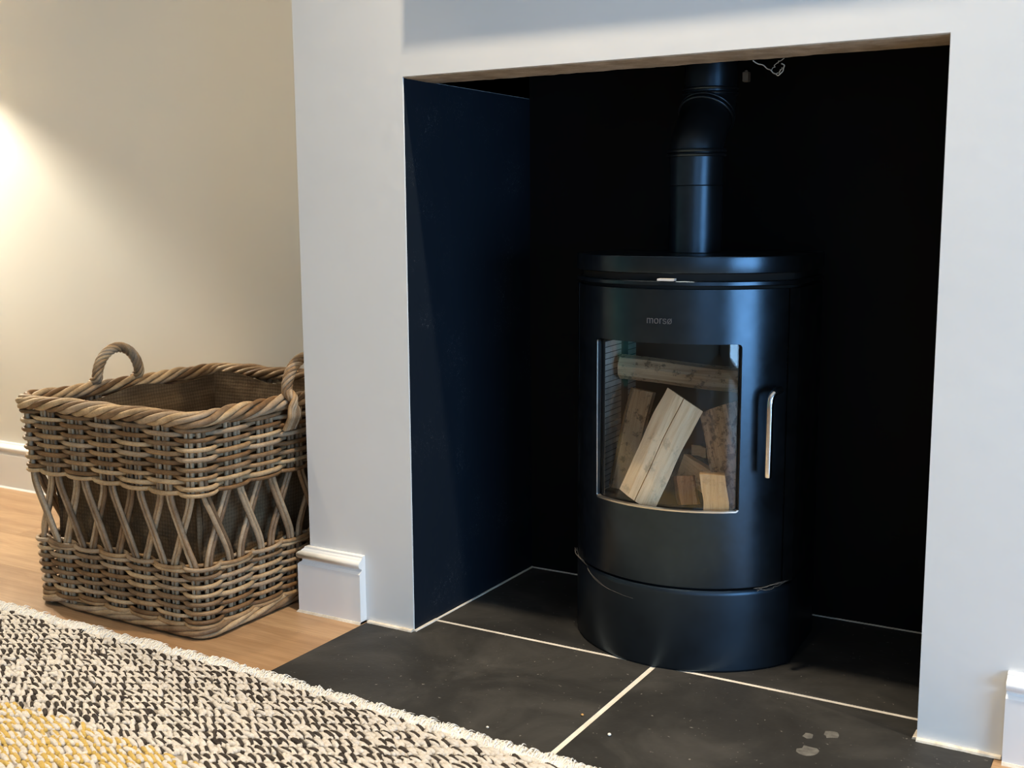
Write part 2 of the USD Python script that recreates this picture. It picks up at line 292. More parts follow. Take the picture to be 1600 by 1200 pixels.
def curves(path, strands, widths, m, parent=None, name='strand'):
    c = UsdGeom.BasisCurves.Define(stage, numbered(path_of(parent) + '/' + name))
    c.CreateTypeAttr('linear')
    c.CreatePointsAttr(Vt.Vec3fArray.FromNumpy(np.vstack(strands).astype(np.float32)))
    c.CreateCurveVertexCountsAttr(Vt.IntArray([len(s) for s in strands]))
    c.CreateWidthsAttr(Vt.FloatArray.FromNumpy(np.concatenate([np.broadcast_to(w, len(s)) for s, w in zip(strands, widths)]).astype(np.float32)))
    c.SetWidthsInterpolation('vertex')
    UsdShade.MaterialBindingAPI.Apply(c.GetPrim()).Bind(m)
    return c

# ------------------------------------------------------------------ the room shell
OW, OH, OD = 1.0, 1.1147, 0.4985          # fireplace opening: width, height, depth
BL, BR = -0.27, 1.27                      # chimney breast
HX0, HX1, HY0 = -0.118, 1.118, -0.343     # hearth
GX, GY = 0.5052, 0.0794                   # joints of the hearth tiles
floor = tag(thing('floor'), kind='structure')
k = 0
y1 = YB
seams = [YB, 0.262, 0.072, -0.118, -0.308, -0.498, -0.688, -0.878, -1.068, -1.258, -1.448, -1.638, -1.828, -2.018, -2.208, -2.398, -2.588, -2.778, -2.968, -3.158, -3.348, -3.538, YF]
for a, b in zip(seams[1:], seams[:-1]):
    cuts = [XL] + sorted(XL + (0.7 + (k * 0.83) % 1.3) + 2.0 * j for j in range(3)) + [XR]
    cuts = [c for c in cuts if not (-1.15 < c < 1.5 and a > -0.9)]
    for x0, x1 in zip(cuts[:-1], cuts[1:]):
        pc = sg.box(x0, a, x1, b).difference(sg.box(HX0, HY0, HX1, 1.0))
        for g in getattr(pc, 'geoms', [pc]):
            if g.area < 1e-4: continue
            P = np.array(sg.polygon.orient(g).exterior.coords)[:-1]
            if len(P) == 4: mesh = slab(P, -0.014, 0.0, 0.0006)
            else: mesh = trimesh.creation.extrude_polygon(g, 0.014, engine='earcut'); mesh.apply_translation([0, 0, -0.014])
            obj('plank', mesh, oaks[(k * 2 + int(x0 * 3)) % 3], floor)
    k += 1
obj('subfloor', box(XL, XR, YF, 0.6, -0.06, -0.016), void_black, floor)

hearth = thing('hearth', 'dark slate tile hearth with pale grout lines under the black stove', 'hearth')
def tile(x0, x1, y0, y1, m): obj('slate_tile', slab(rect(x0, x1, y0, y1), -0.012, 0.0015, 0.0012), m, hearth)
gw = 0.0050
tile(HX0, GX - gw, HY0, GY - gw, slates[0]); tile(GX + gw, HX1, HY0, GY - gw, slates[1])
tile(0.0045, GX - gw, GY + gw, OD - 0.004, slates[2]); tile(GX + gw, 0.995, GY + gw, OD - 0.004, slates[1])
obj('grout', box(HX0 + 0.001, HX1 - 0.001, HY0 + 0.002, OD, -0.014, 0.0002), grout, hearth)
for (x, y, s, an) in [(0.857, -0.128, 0.020, 0.5), (0.842, -0.075, 0.011, 1.2), (0.874, -0.05, 0.016, 0.2)]:
    a = np.linspace(0, 2 * np.pi, 15)[:-1]; rr = s * (0.75 + 0.45 * rng.random(14)); P = np.stack([x + rr * np.cos(a) * 0.8, y + rr * np.sin(a)], 1)
    obj('stain', loft([np.c_[P, np.full(14, 0.0014)], np.c_[offset_ring(P, 0.001), np.full(14, 0.0017)]]), stain, hearth)

fw = tag(thing('wall_fireplace'), kind='structure')
def frame_with_hole():
    ms = [box(BL, 0, 0.0, 0.62, 0, OH), box(OW, BR, 0.0, 0.62, 0, OH), box(BL, BR, 0, 0.14, OH, CEIL)]
    return join(ms)
obj('plaster_pier', box(BL, 0.0, 0.0, YB + 0.1, 0.0, CEIL), plaster, fw)
obj('plaster_pier', box(OW, BR, 0.0, YB + 0.1, 0.0, CEIL), plaster, fw)
obj('plaster_lintel', box(0.0, OW, 0.0, 0.118, OH + 0.002, CEIL), plaster, fw)
# rough brown underside of the lintel
nx = 120; xs = np.linspace(0.001, OW - 0.001, nx)
yb = 0.108 + 0.012 * meshkit.fbm(np.c_[xs * 30, xs * 0, xs * 0], 4) + np.where(xs < 0.02, -0.0, 0)
top = np.full(nx, OH + 0.0025)
sr = [np.stack([xs, np.full(nx, 0.0015), top], 1), np.stack([xs, np.full(nx, 0.0015), np.full(nx, OH)], 1)]
for f in np.linspace(0.12, 1, 8):
    sr.append(np.stack([xs, 0.0015 + (yb - 0.0015) * f, OH - 0.001 * meshkit.noise(np.c_[xs * 60, np.full(nx, f * 9), xs * 0]) - 0.0005], 1))
sr.append(np.stack([xs, yb, top], 1))
obj('lintel_underside', loft(sr[::-1], False, False, closed=False), raw_edge, fw, 40)
# black lining of the recess
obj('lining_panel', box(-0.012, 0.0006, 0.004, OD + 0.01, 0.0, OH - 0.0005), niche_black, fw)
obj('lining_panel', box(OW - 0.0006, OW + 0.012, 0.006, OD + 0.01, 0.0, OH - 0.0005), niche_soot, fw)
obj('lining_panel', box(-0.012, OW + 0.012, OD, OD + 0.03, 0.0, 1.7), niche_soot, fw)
obj('flue_void', join([box(-0.01, 0.0, 0.118, OD, OH, 1.7), box(OW, OW + 0.01, 0.118, OD, OH, 1.7), box(0, OW, 0.1185, 0.128, OH + 0.004, 1.7), box(0, OW, 0.118, OD, 1.7, 1.72)]), void_black, fw)
# crumbly mortar beads where plaster and lining meet the hearth
def bead(p0, p1, r, n=60, amp=0.4, flat=0.6):
    p0, p1 = np.array(p0, float), np.array(p1, float); t = np.linspace(0, 1, n)[:, None]
    P = p0 + (p1 - p0) * t; nz = meshkit.fbm(P * 90, 3, 5)
    m = tube(P, r * (1 - amp / 2 + amp * nz), 7); m.vertices[:, 2] = np.maximum((m.vertices[:, 2]) * flat, 0.0004); return m
obj('mortar_bead', bead((HX0 + 0.004, -0.003, 0.004), (0.0, -0.003, 0.004), 0.0062), mortar, fw, 40)
obj('mortar_bead', bead((OW, -0.003, 0.004), (1.128, -0.003, 0.004), 0.0065), mortar, fw, 40)
obj('mortar_bead', bead((0.002, 0.0, 0.003), (0.002, GY, 0.003), 0.0048), grout, fw, 40)
obj('mortar_bead', bead((0.002, GY, 0.003), (0.002, OD, 0.003), 0.0034), grout, fw, 40)
obj('mortar_bead', bead((0.002, OD - 0.002, 0.003), (OW, OD - 0.002, 0.003), 0.0030), grout, fw, 40)
obj('mortar_bead', bead((OW - 0.002, -0.002, 0.004), (OW - 0.002, 0.03, 0.004), 0.006), mortar, fw, 40)

tag(obj('wall_back', join([box(XL, BL + 0.01, YB, YB + 0.1, 0, CEIL), box(BR - 0.01, XR, YB, YB + 0.1, 0, CEIL)]), wallpaint), kind='structure')
tag(obj('wall_left', box(XL - 0.1, XL, YF, YB + 0.1, 0, CEIL), roompaint), kind='structure')
tag(obj('wall_front', join([box(XL - 0.1, WIN2[0], YF - 0.1, YF, 0, CEIL), box(WIN2[1], XR + 0.1, YF - 0.1, YF, 0, CEIL), box(WIN2[0], WIN2[1], YF - 0.1, YF, 0, WIN2[2]), box(WIN2[0], WIN2[1], YF - 0.1, YF, WIN2[3], CEIL)]), roompaint), kind='structure')
tag(obj('wall_right', join([box(XR, XR + 0.1, YF, WIN[0], 0, CEIL), box(XR, XR + 0.1, WIN[1], YB + 0.1, 0, CEIL), box(XR, XR + 0.1, WIN[0], WIN[1], 0, WIN[2]), box(XR, XR + 0.1, WIN[0], WIN[1], WIN[3], CEIL)]), roompaint), kind='structure')
tag(obj('ceiling', box(XL - 0.1, XR + 0.1, YF - 0.1, 0.6, CEIL, CEIL + 0.08), ceilpaint), kind='structure')
wf = tag(thing('window_1'), kind='structure')
for a, b, c, d in ((WIN[0], WIN[0] + 0.05, WIN[2], WIN[3]), (WIN[1] - 0.05, WIN[1], WIN[2], WIN[3]), (WIN[0], WIN[1], WIN[2], WIN[2] + 0.05), (WIN[0], WIN[1], WIN[3] - 0.05, WIN[3])):
    obj('window_frame', box(XR + 0.03, XR + 0.08, a, b, c, d), gloss_white, wf)

wf = tag(thing('window_2'), kind='structure')
for a, b, c, d in ((WIN2[0], WIN2[0] + 0.05, WIN2[2], WIN2[3]), (WIN2[1] - 0.05, WIN2[1], WIN2[2], WIN2[3]), (2.475, 2.525, WIN2[2], WIN2[3]), (WIN2[0], WIN2[1], WIN2[2], WIN2[2] + 0.05), (WIN2[0], WIN2[1], WIN2[3] - 0.05, WIN2[3])):
    obj('window_frame', box(a, b, YF - 0.08, YF - 0.03, c, d), gloss_white, wf)

# skirting boards: distance from the wall (to the left of travel) and height
SK = [(0, 0), (0.0200, 0), (0.0200, 0.108), (0.0165, 0.1115), (0.0140, 0.1125), (0.0125, 0.1155), (0.0130, 0.1185)] + \
     [(0.0130 + 0.0095 * math.cos(t), 0.1280 + 0.0088 * math.sin(t)) for t in np.linspace(-1.45, 1.45, 9)] + [(0.0125, 0.1395), (0.0095, 0.1415), (0.0085, 0.1450), (0, 0.1460)]
CAULK = [(0, 0), (0.0245, 0), (0.0215, 0.0045), (0, 0.0045)]
def skirting(name, path):
    s = tag(thing(name), kind='structure')
    obj('moulding', sweep(SK, path), gloss_white, s, 30)
    obj('caulk_line', sweep(CAULK, path), mortar if 'back' not in name else gloss_white, s)
skirting('baseboard_left', [(-0.1215, 0.0), (BL, 0.0), (BL, YB)])
skirting('baseboard_right', [(BR, YB), (BR, 0.0), (1.131, 0.0)])
skirting('baseboard_back', [(BL - 0.02, YB), (XL, YB)])
skirting('baseboard_back', [(XR, YB), (BR + 0.02, YB)])

# ------------------------------------------------------------------ stove
SC = np.array([0.498, 0.3166]); SR = 0.2496; TURN = math.radians(2.8); HALF = math.radians(62.5); BACKY = 0.095
def S(v):
    """stove frame (front arc centred on the origin, front along -y) to the room"""
    v = np.asarray(v, float).copy(); c, s = math.cos(TURN), math.sin(TURN)
    x, y = v[..., 0].copy(), v[..., 1].copy(); v[..., 0] = SC[0] + c * x - s * y; v[..., 1] = SC[1] + s * x + c * y; return v
def SM(m): m = m.copy(); m.vertices = S(m.vertices); return m
def dshape(grow=0.0, n=56, half=HALF, back=BACKY):
    t = np.linspace(-half, half, n); R = SR + grow
    w = SR * math.sin(half) + grow
    P = [(R * math.sin(a), -R * math.cos(a)) for a in t]
    yc = P[-1][1]; P[0] = (-w, yc); P[-1] = (w, yc); rb = 0.03
    P += [(w, (yc + back) / 2)] + [(w - rb + rb * math.cos(a), back - rb + rb * math.sin(a)) for a in np.linspace(0, math.pi / 2, 7)]
    P += [(0, back)] + [(-w + rb - rb * math.sin(a), back - rb + rb * math.cos(a)) for a in np.linspace(0, math.pi / 2, 7)] + [(-w, (yc + back) / 2)]
    return np.array(P)
def ring3(P, z): return np.c_[P, np.full(len(P), z)]
def bend(poly, t0, t1, radius=SR, step=0.012):
    """a flat outline in (arc length, z) with thickness t0..t1 measured inwards, bent round the stove front"""
    m = trimesh.creation.extrude_polygon(poly, t1 - t0, engine='earcut')
    v, f = trimesh.remesh.subdivide_to_size(m.vertices, m.faces, step, max_iter=12)
    a = v[:, 0] / radius; r = radius - (t0 + v[:, 2])
    return trimesh.Trimesh(np.stack([r * np.sin(a), -r * np.cos(a), v[:, 1]], 1), f[:, ::-1], process=False)
def rrect(x0, x1, z0, z1, r): return sg.box(x0 + r, z0 + r, x1 - r, z1 - r).buffer(r, quad_segs=5)
stove = thing('wood_stove', 'matt black bow-fronted wood burning stove standing in the dark fireplace recess', 'stove')
# plinth with a soft rim
pr = [(0.004, 0.0), (0.0, 0.006), (0.0, 0.150), (-0.001, 0.156), (-0.004, 0.1595), (-0.009, 0.1605)]
prof = [ring3(dshape(-d if d > 0 else d), z) for d, z in pr]
obj('plinth', SM(loft(prof)), plinth_black, stove, 30)
obj('plinth_gap', SM(loft([ring3(dshape(-0.012), 0.160), ring3(dshape(-0.012), 0.1665)])), inner_black, stove, 30)
# carcass: sides and back, open to the front
fa = math.radians(56.8)
Z0, Z1 = 0.1655, 0.7175
outer = [p for p in dshape() if True]
tt = np.linspace(fa, HALF, 5); w = SR * math.sin(HALF)
side = [(SR * math.sin(a), -SR * math.cos(a)) for a in tt] + [tuple(p) for p in dshape()[56:]] + [(-SR * math.sin(a), -SR * math.cos(a)) for a in tt[::-1]]
side = np.array(side)
line = sg.LineString(side); shell = line.buffer(0.0035, cap_style=2, join_style=1).intersection(shapely.Polygon(dshape()).buffer(0.0001))
sh = trimesh.creation.extrude_polygon(shell if shell.geom_type == 'Polygon' else max(shell.geoms, key=lambda g: g.area), Z1 - Z0, engine='earcut'); sh.apply_translation([0, 0, Z0])
obj('body', SM(join([sh, slab(dshape(-0.006), Z0, Z0 + 0.012, 0.001), slab(dshape(-0.006), Z1 - 0.012, Z1, 0.001)])), stove_black, stove, 30)
# door
door = group_of('door', stove)
da = SR * math.radians(56.0); wa0, wa1 = SR * math.radians(-34.6), SR * math.radians(34.7); WZ0, WZ1 = 0.3085, 0.6195
outline = rrect(-da, da, Z0, Z1, 0.004); hole = rrect(wa0, wa1, WZ0, WZ1, 0.007)
obj('door_panel', SM(bend(outline.difference(hole), 0.0, 0.009)), stove_black, door, 30)
obj('window_pane', SM(bend(rrect(wa0 - 0.006, wa1 + 0.006, WZ0 - 0.006, WZ1 + 0.006, 0.006), 0.0105, 0.0145)), glass, door, 30)
obj('pane_seal', SM(bend(rrect(wa0 - 0.008, wa1 + 0.008, WZ0 - 0.008, WZ1 + 0.008, 0.006).difference(rrect(wa0 + 0.001, wa1 - 0.001, WZ0 + 0.001, WZ1 - 0.001, 0.007)), 0.015, 0.019)), inner_black, door, 30)
tr = 0.0025
trim = hole.difference(hole.buffer(-0.0032)).intersection(sg.box(wa0 - 0.01, WZ0 - 0.01, wa1 + 0.01, WZ0 + 0.005))
tag(obj('window_trim', SM(bend(trim, 0.0, 0.009, step=0.01)), steel_trim, door, 30), 'bright steel edge strip along the window bottom')
trim = hole.difference(hole.buffer(-0.0016)).intersection(sg.box(wa0 - 0.01, WZ0 + 0.005, wa0 + 0.004, WZ1 - 0.004))
tag(obj('window_trim', SM(bend(trim, 0.0, 0.0022, step=0.01)), steel_trim, door, 30), 'thin bright steel edge strip up the left side of the window')
txt = meshkit.text_mesh('morsø', 0.0128, 0.0022); b = txt.bounds; k = 0.0475 / (b[1, 0] - b[0, 0])
txt.apply_translation([-(b[0, 0] + b[1, 0]) / 2, 0, 0]); txt.apply_scale([k, 1, 1])
txt.apply_transform(np.array([[1, 0, 0, 0], [0, 1, 0, 0.6555], [0, 0, -1, 0.0006], [0, 0, 0, 1.0]]))
a = txt.vertices[:, 0] / SR; r = SR - txt.vertices[:, 2]
txt = trimesh.Trimesh(np.stack([r * np.sin(a), -r * np.cos(a), txt.vertices[:, 1]], 1), txt.faces, process=False); txt.fix_normals()
tag(obj('lettering', SM(txt), letter_mat, door), 'small raised maker lettering above the window')
# handle: bent rod standing off the door
def onarc(deg, z, off): a = math.radians(deg); return np.array([(SR + off) * math.sin(a), -(SR + off) * math.cos(a), z])
hp = [onarc(50.3, 0.531, -0.002), onarc(50.0, 0.5345, 0.012), onarc(48.8, 0.5375, 0.022), onarc(46.4, 0.5365, 0.030), onarc(44.4, 0.530, 0.033), onarc(43.6, 0.520, 0.034), onarc(43.4, 0.505, 0.034)]
hp = np.array(hp); tq = np.linspace(0, len(hp) - 1, 40)
from scipy.interpolate import CubicSpline
hs = CubicSpline(np.arange(len(hp)), hp)(tq)
handle = group_of('handle', stove)
obj('handle_arm', SM(tube(hs[:24], np.linspace(0.0075, 0.0062, 24), 14)), stove_black, handle, 40)
tag(obj('handle_grip', SM(tube(np.vstack([hs[23:], onarc(43.4, 0.45, 0.034), onarc(43.4, 0.390, 0.034), onarc(43.4, 0.3815, 0.034), onarc(43.4, 0.380, 0.034)]), np.r_[np.full(17, 0.0062), 0.0064, 0.0064, 0.0064, 0.0052], 14)), chrome, handle, 40), 'polished metal grip of the handle')
# ring plate, gap and lid
obj('vent_ring', SM(slab(dshape(0.0015), 0.7235, 0.7325, 0.0015)), stove_black, stove, 30)
obj('neck', SM(loft([ring3(dshape(-0.010), 0.717), ring3(dshape(-0.010), 0.747)])), inner_black, stove, 30)
tag(obj('vent_lever', SM(bend(sg.box(0.0, 0.7335, SR * math.radians(6.8), 0.7375), -0.014, 0.006)), tab_metal, stove), 'pale metal air lever tab under the lid')
obj('lid', SM(loft([ring3(dshape(d), z) for d, z in ((-0.002, 0.7455), (0.002, 0.7475), (0.002, 0.7745), (0.0005, 0.7765), (-0.003, 0.7772))])), stove_black, stove, 30)
# firebox lining
fb = group_of('firebox', stove)
obj('fire_bed', SM(slab([(-0.175, -0.155), (0.175, -0.155), (0.175, 0.075), (-0.175, 0.075)], 0.285, 0.296, 0.001)), inner_black, fb)
tag(obj('side_brick', SM(box(-0.180, -0.168, -0.150, 0.07, 0.29, 0.60)), liner_mat, fb), 'light grey fire brick on the left inside')
obj('side_brick', SM(box(0.168, 0.180, -0.150, 0.07, 0.29, 0.60)), liner_mat, fb)
obj('back_brick', SM(box(-0.18, 0.18, 0.068, 0.08, 0.29, 0.64)), inner_black, fb)
obj('baffle_plate', SM(box(-0.18, 0.18, -0.11, 0.08, 0.634, 0.642)), inner_black, fb)
# flue
flue = thing('flue_pipe', 'black flue pipe with ribbed joints rising from the stove lid', 'flue pipe')
FX, FYa, FYb, FR = 0.4985, 0.268, 0.338, 0.0508
def vpipe(y, z0, z1, r=FR): return lathe([(r - 0.001, z0), (r, z0 + 0.001), (r, z1 - 0.001), (r - 0.001, z1)], 56, (FX, y))
obj('lower_pipe', vpipe(FYa, 0.7772, 0.905), flue_black, flue, 30)
obj('upper_sleeve', vpipe(FYa, 0.905, 0.968, FR + 0.0007), flue_black, flue, 30)
ang = np.linspace(0, 1, 16); El = []
E0, E1 = np.array([FX, FYa, 0.968]), np.array([FX, FYb, 1.082])
bez = lambda t: (1 - t) ** 3 * E0 + 3 * (1 - t) ** 2 * t * (E0 + [0, 0, 0.042]) + 3 * (1 - t) * t * t * (E1 - [0, 0, 0.042]) + t ** 3 * E1
El = np.array([bez(t) for t in ang]); obj('elbow', tube(El, FR * 0.99, 56), flue_black, flue, 40)
obj('top_pipe', vpipe(FYb, 1.078, 1.69), flue_black, flue, 30)
def collar(c, n, R, r):
    n = np.array(n, float); n /= np.linalg.norm(n); a = np.cross(n, [1, 0, 0]); a /= np.linalg.norm(a); b = np.cross(n, a); t = np.arange(48) * 2 * np.pi / 48
    return tube(np.array(c) + R * (np.cos(t)[:, None] * a + np.sin(t)[:, None] * b), r, 8, closed=True)
for z in (0.9625, 0.9705): obj('collar', collar((FX, FYa, z), (0, 0, 1), FR + 0.003, 0.0036), flue_black, flue, 40)
pm = bez(0.63); tn = bez(0.66) - bez(0.60)
obj('collar', collar(pm, tn, FR + 0.002, 0.0034), flue_black, flue, 40); obj('collar', collar(pm + 0.010 * tn / np.linalg.norm(tn), tn, FR + 0.002, 0.0030), flue_black, flue, 40)
for z in (1.083, 1.092): obj('collar', collar((FX, FYb, z), (0, 0, 1), FR + 0.0012, 0.0028), flue_black, flue, 40)

# ------------------------------------------------------------------ firewood inside the stove
def log(name, label, A, B, section, wood, bark=None, bark_from=None, seed=0, n=26, rough=0.0025, end_skew=0.0):
    """a split log from A to B; section: (w, n) outline, w across the view, n towards the room. bark_from: indices of the section that carry bark"""
    A, B = np.array(A, float), np.array(B, float); L = np.linalg.norm(B - A); x = (B - A) / L
    v = EYE - (A + B) / 2; z = v - x * (v @ x); z /= np.linalg.norm(z); y = np.cross(z, x)
    m = np.eye(4); m[0, :3] = x; m[1, :3] = y; m[2, :3] = z; m[3, :3] = A
    sec = np.array(section, float); sec = np.vstack([sec[i] + (sec[(i + 1) % len(sec)] - sec[i]) * t for i in range(len(sec)) for t in (0, 0.25, 0.5, 0.75)])
    def rings(grow=0.0):
        out = []
        for k, t in enumerate(np.linspace(0, 1, n)):
            p = np.c_[np.full(len(sec), t * L), sec * (1 + grow)]
            nz = meshkit.fbm(np.c_[p[:, 0:1] * 14, p[:, 1:] * 60] + seed * 7.7, 4, seed) - 0.5
            p[:, 1:] *= (1 + nz[:, None] * rough * 60); p[:, 0] += end_skew * p[:, 1] * (1 if t == 0 or t == 1 else 0.6)
            p[:, 1] += 0.004 * math.sin(2.2 * t + seed) + 0.0007 * math.sin(9.0 * t + 2 * seed)
            out.append(p)
        return out
    t = thing(name, label, 'firewood log', matrix=m)
    R = rings(); obj('split_wood', loft(R), wood, t, 35)
    if bark is not None:
        idx = [i % len(sec) for i in bark_from]
        Rb = [r[idx] for r in rings(0.045)]
        Ri = [r[idx][::-1] for r in rings(0.0)]
        obj('bark', loft([np.vstack([a, b]) for a, b in zip(Rb, Ri)]), bark, t, 35)
    return t
Q4 = [(0.040, 0.004), (0.020, 0.020), (0.0050, 0.0215), (0.0040, 0.0165), (0.0030, 0.0218), (-0.016, 0.023), (-0.038, 0.008), (-0.028, -0.026), (0.026, -0.026)]
log('firewood_log', 'large pale split log leaning diagonally across the stove window', (0.4520, 0.116, 0.306), (0.5210, 0.172, 0.502), Q4, wood_pale, seed=1, end_skew=0.18)
log('firewood_log', 'bark covered split log leaning against the right side of the stove window', (0.6360, 0.170, 0.303), (0.5740, 0.200, 0.486), [(0.036, -0.002), (0.016, 0.018), (-0.014, 0.020), (-0.034, 0.004), (-0.024, -0.024), (0.024, -0.022)], wood_brown, bark_mat, list(range(0, 18)), seed=2, end_skew=-0.10)
hor = [(0.024 * math.cos(a), 0.024 * math.sin(a)) for a in np.linspace(0, 2 * np.pi, 9)[:-1]]
log('firewood_log', 'round log lying across the back at the top of the firebox', (0.345, 0.262, 0.5440), (0.655, 0.300, 0.5285), hor, wood_brown, bark_grey, list(range(-1, 18)), seed=3, rough=0.0015)
log('firewood_log', 'small square block of clean tan wood standing upright at the window bottom', (0.6000, 0.128, 0.298), (0.5920, 0.130, 0.374), [(0.023, -0.016), (0.023, 0.016), (-0.023, 0.016), (-0.023, -0.016)], wood_tan, seed=4, rough=0.0006, n=10, end_skew=0.12)
log('firewood_log', 'brown wedge of split wood lying behind the small tan block', (0.505, 0.214, 0.368), (0.580, 0.196, 0.330), [(0.026, -0.012), (0.018, 0.016), (-0.026, 0.010), (-0.020, -0.016)], wood_brown, seed=5, n=12, end_skew=-0.3)
log('firewood_log', 'charred reddish chunk of wood between the big pale log and the tan block', (0.5310, 0.170, 0.298), (0.5230, 0.180, 0.352), [(0.021, -0.012), (0.014, 0.016), (-0.018, 0.014), (-0.022, -0.014)], wood_red, seed=6, n=10)
log('firewood_log', 'tall tan log standing at the back left behind the big pale log', (0.3680, 0.225, 0.299), (0.3990, 0.255, 0.500), [(0.026, -0.006), (0.018, 0.018), (-0.018, 0.016), (-0.026, -0.006), (0, -0.022)], wood_brown, bark_grey, list(range(2, 12)), seed=7)
log('firewood_log', 'tiny pale offcut behind the brown wedge deep in the firebox', (0.5105, 0.245, 0.386), (0.5400, 0.245, 0.389), [(0.010, -0.008), (0.010, 0.008), (-0.010, 0.008), (-0.010, -0.008)], wood_tan, seed=8, rough=0.0006, n=6)

# ------------------------------------------------------------------ wicker basket
BX, BY = -0.590, 0.028
def half(z):
    t = np.clip(np.asarray(z, float) / 0.45, 0, 1.2); return 0.246 + 0.018 * t, 0.276 + 0.018 * t
def outline(s, z, off=0.0, rc=0.032):
    """point of the basket wall: s runs 0..24 counter-clockwise from the front left corner, six to a side; off is outwards"""
    s, z, off = np.broadcast_arrays(np.asarray(s, float) % 24, np.asarray(z, float), np.asarray(off, float))
    hx, hy = half(z); side = np.minimum((s // 6).astype(int), 3); t = (s - 6 * side) / 6
    sx, sy = 2 * hx - 2 * rc, 2 * hy - 2 * rc; q = math.pi * rc / 4
    straight = np.where(side % 2 == 0, sx, sy); L = straight + 2 * q; d = t * L
    # along the side in its own frame: u along, v outwards from the straight wall
    a0 = np.clip(d, 0, q); a1 = np.clip(d - q - straight, 0, q)
    th = np.where(d < q, -(q - a0) / rc, np.where(d > q + straight, a1 / rc, 0.0))
    u = np.where(d < q, rc * np.sin(th), np.where(d > q + straight, straight + rc * np.sin(th), d - q)) + rc
    v = rc * np.cos(th) - rc
    u = u + off * np.sin(th); v = v + off * np.cos(th)
    corner = np.stack([np.stack([-hx, -hy], -1), np.stack([hx, -hy], -1), np.stack([hx, hy], -1), np.stack([-hx, hy], -1)], 0)
    dirs = np.array([[1, 0], [0, 1], [-1, 0], [0, -1]]); outs = np.array([[0, -1], [1, 0], [0, 1], [-1, 0]])
    idx = np.indices(side.shape); c = corner[(side,) + tuple(idx)]
    P = c + u[..., None] * dirs[side] + v[..., None] * outs[side]
    return np.concatenate([P + [BX, BY], z[..., None]], -1)
basket = thing('wicker_basket', 'large square grey-brown wicker log basket with rope handles and hessian lining', 'basket')
def pick(ms): return ms[int(rng.integers(len(ms)))]
WR = 0.0049
def weaver(z, phase, r=WR, amp=0.0092, wave=None, zamp=0.0, dz=0.0012, name='weaver'):
    """one row of weaving, laid as three rods whose ends overlap behind a stake"""
    start = rng.integers(0, 8) * 2 + (1 - phase)
    bounds = start + np.array([0, 8, 16, 24])
    for a, b in zip(bounds[:-1], bounds[1:]):
        s = np.arange(a - 0.45, b + 0.4501, 0.125)
        c = np.cos(np.pi * (s + phase)); off = amp * np.tanh(1.7 * c) / math.tanh(1.7)
        zz = z + dz * (meshkit.noise(np.c_[s * 0.7, np.full(len(s), z * 900), s * 0]) - 0.5) * 2 + zamp * c
        zz = zz - 0.0018 * ((s - a) / (b - a) - 0.5)
        rr = r * (0.88 + 0.22 * meshkit.noise(np.c_[s * 0.35, np.full(len(s), z * 333), s * 0])) * rng.uniform(0.93, 1.06)
        e = np.minimum((s - s[0]) / 0.4, (s[-1] - s) / 0.4).clip(0, 1); rr = rr * (0.45 + 0.55 * np.sqrt(e))
        obj(name, tube(outline(s, zz, off), rr, 7), pick(wickers), basket, 60)
up_rows = np.arange(0.318, 0.446, 0.0099); low_rows = np.arange(0.036, 0.146, 0.0096)
for i, z in enumerate(up_rows): weaver(z, i % 2)
for i, z in enumerate(low_rows): weaver(z, i % 2)
# paired rods that close the open band above and below
for z in (0.3075, 0.1500):
    for ph in (0, 1): weaver(z, ph, r=0.0047, amp=0.0108, zamp=-0.0022, name='pairing_rod')
# base border: a coarse rope on the floor
for ph in (0, 1): weaver(0.0285, ph, r=0.0052, amp=0.0095, zamp=-0.0018, dz=0.002, name='border_rod')
for k in range(5):
    for q in range(4):
        s = np.arange(6 * q + 0.8 * k, 6 * (q + 1) + 0.8 * k + 0.35, 0.1); ph = 2 * np.pi * (s / 4.2 + k / 5)
        e = np.minimum((s - s[0]) / 0.5, (s[-1] - s) / 0.5).clip(0, 1)
        obj('border_rod', tube(outline(s, 0.0152 + 0.0085 * np.sin(ph), 0.002 + 0.010 * np.cos(ph)), 0.0060 * (0.55 + 0.45 * e), 8), pick(wickers), basket, 60)
# stakes: every group of four splits in the open band, two lean right and two lean left
for k in range(24):
    for side in (-1, 1):
        for j in (0, 1):
            st = k + side * (0.09 + 0.105 * j); sb = k + side * (0.90 - 0.105 * (1 - j)) + side * 0.0
            lean = np.linspace(0, 1, 9); ls = st + (sb - st) * (lean * lean * (3 - 2 * lean) * 0.3 + lean * 0.7)
            s = np.r_[np.full(3, st), ls[1:-1], np.full(3, sb)] + rng.normal(0, 0.008)
            z = np.r_[0.448, 0.39, 0.312, np.linspace(0.306, 0.152, 9)[1:-1], 0.150, 0.08, 0.012]
            off = np.r_[0, 0, 0.001, np.full(7, 0.0035 if side > 0 else -0.0048), 0, 0, 0]
            tq = np.linspace(0, len(s) - 1, 30); i0 = np.arange(len(s))
            cs = lambda a: np.interp(tq, i0, a)
            sm = lambda a: np.convolve(np.pad(a, 2, mode='edge'), [0.1, 0.2, 0.4, 0.2, 0.1], 'valid')
            obj('stake', tube(outline(sm(cs(s)), cs(z), sm(cs(off))), 0.0049 * rng.uniform(0.9, 1.1), 7), pick(stake_mats), basket, 60)
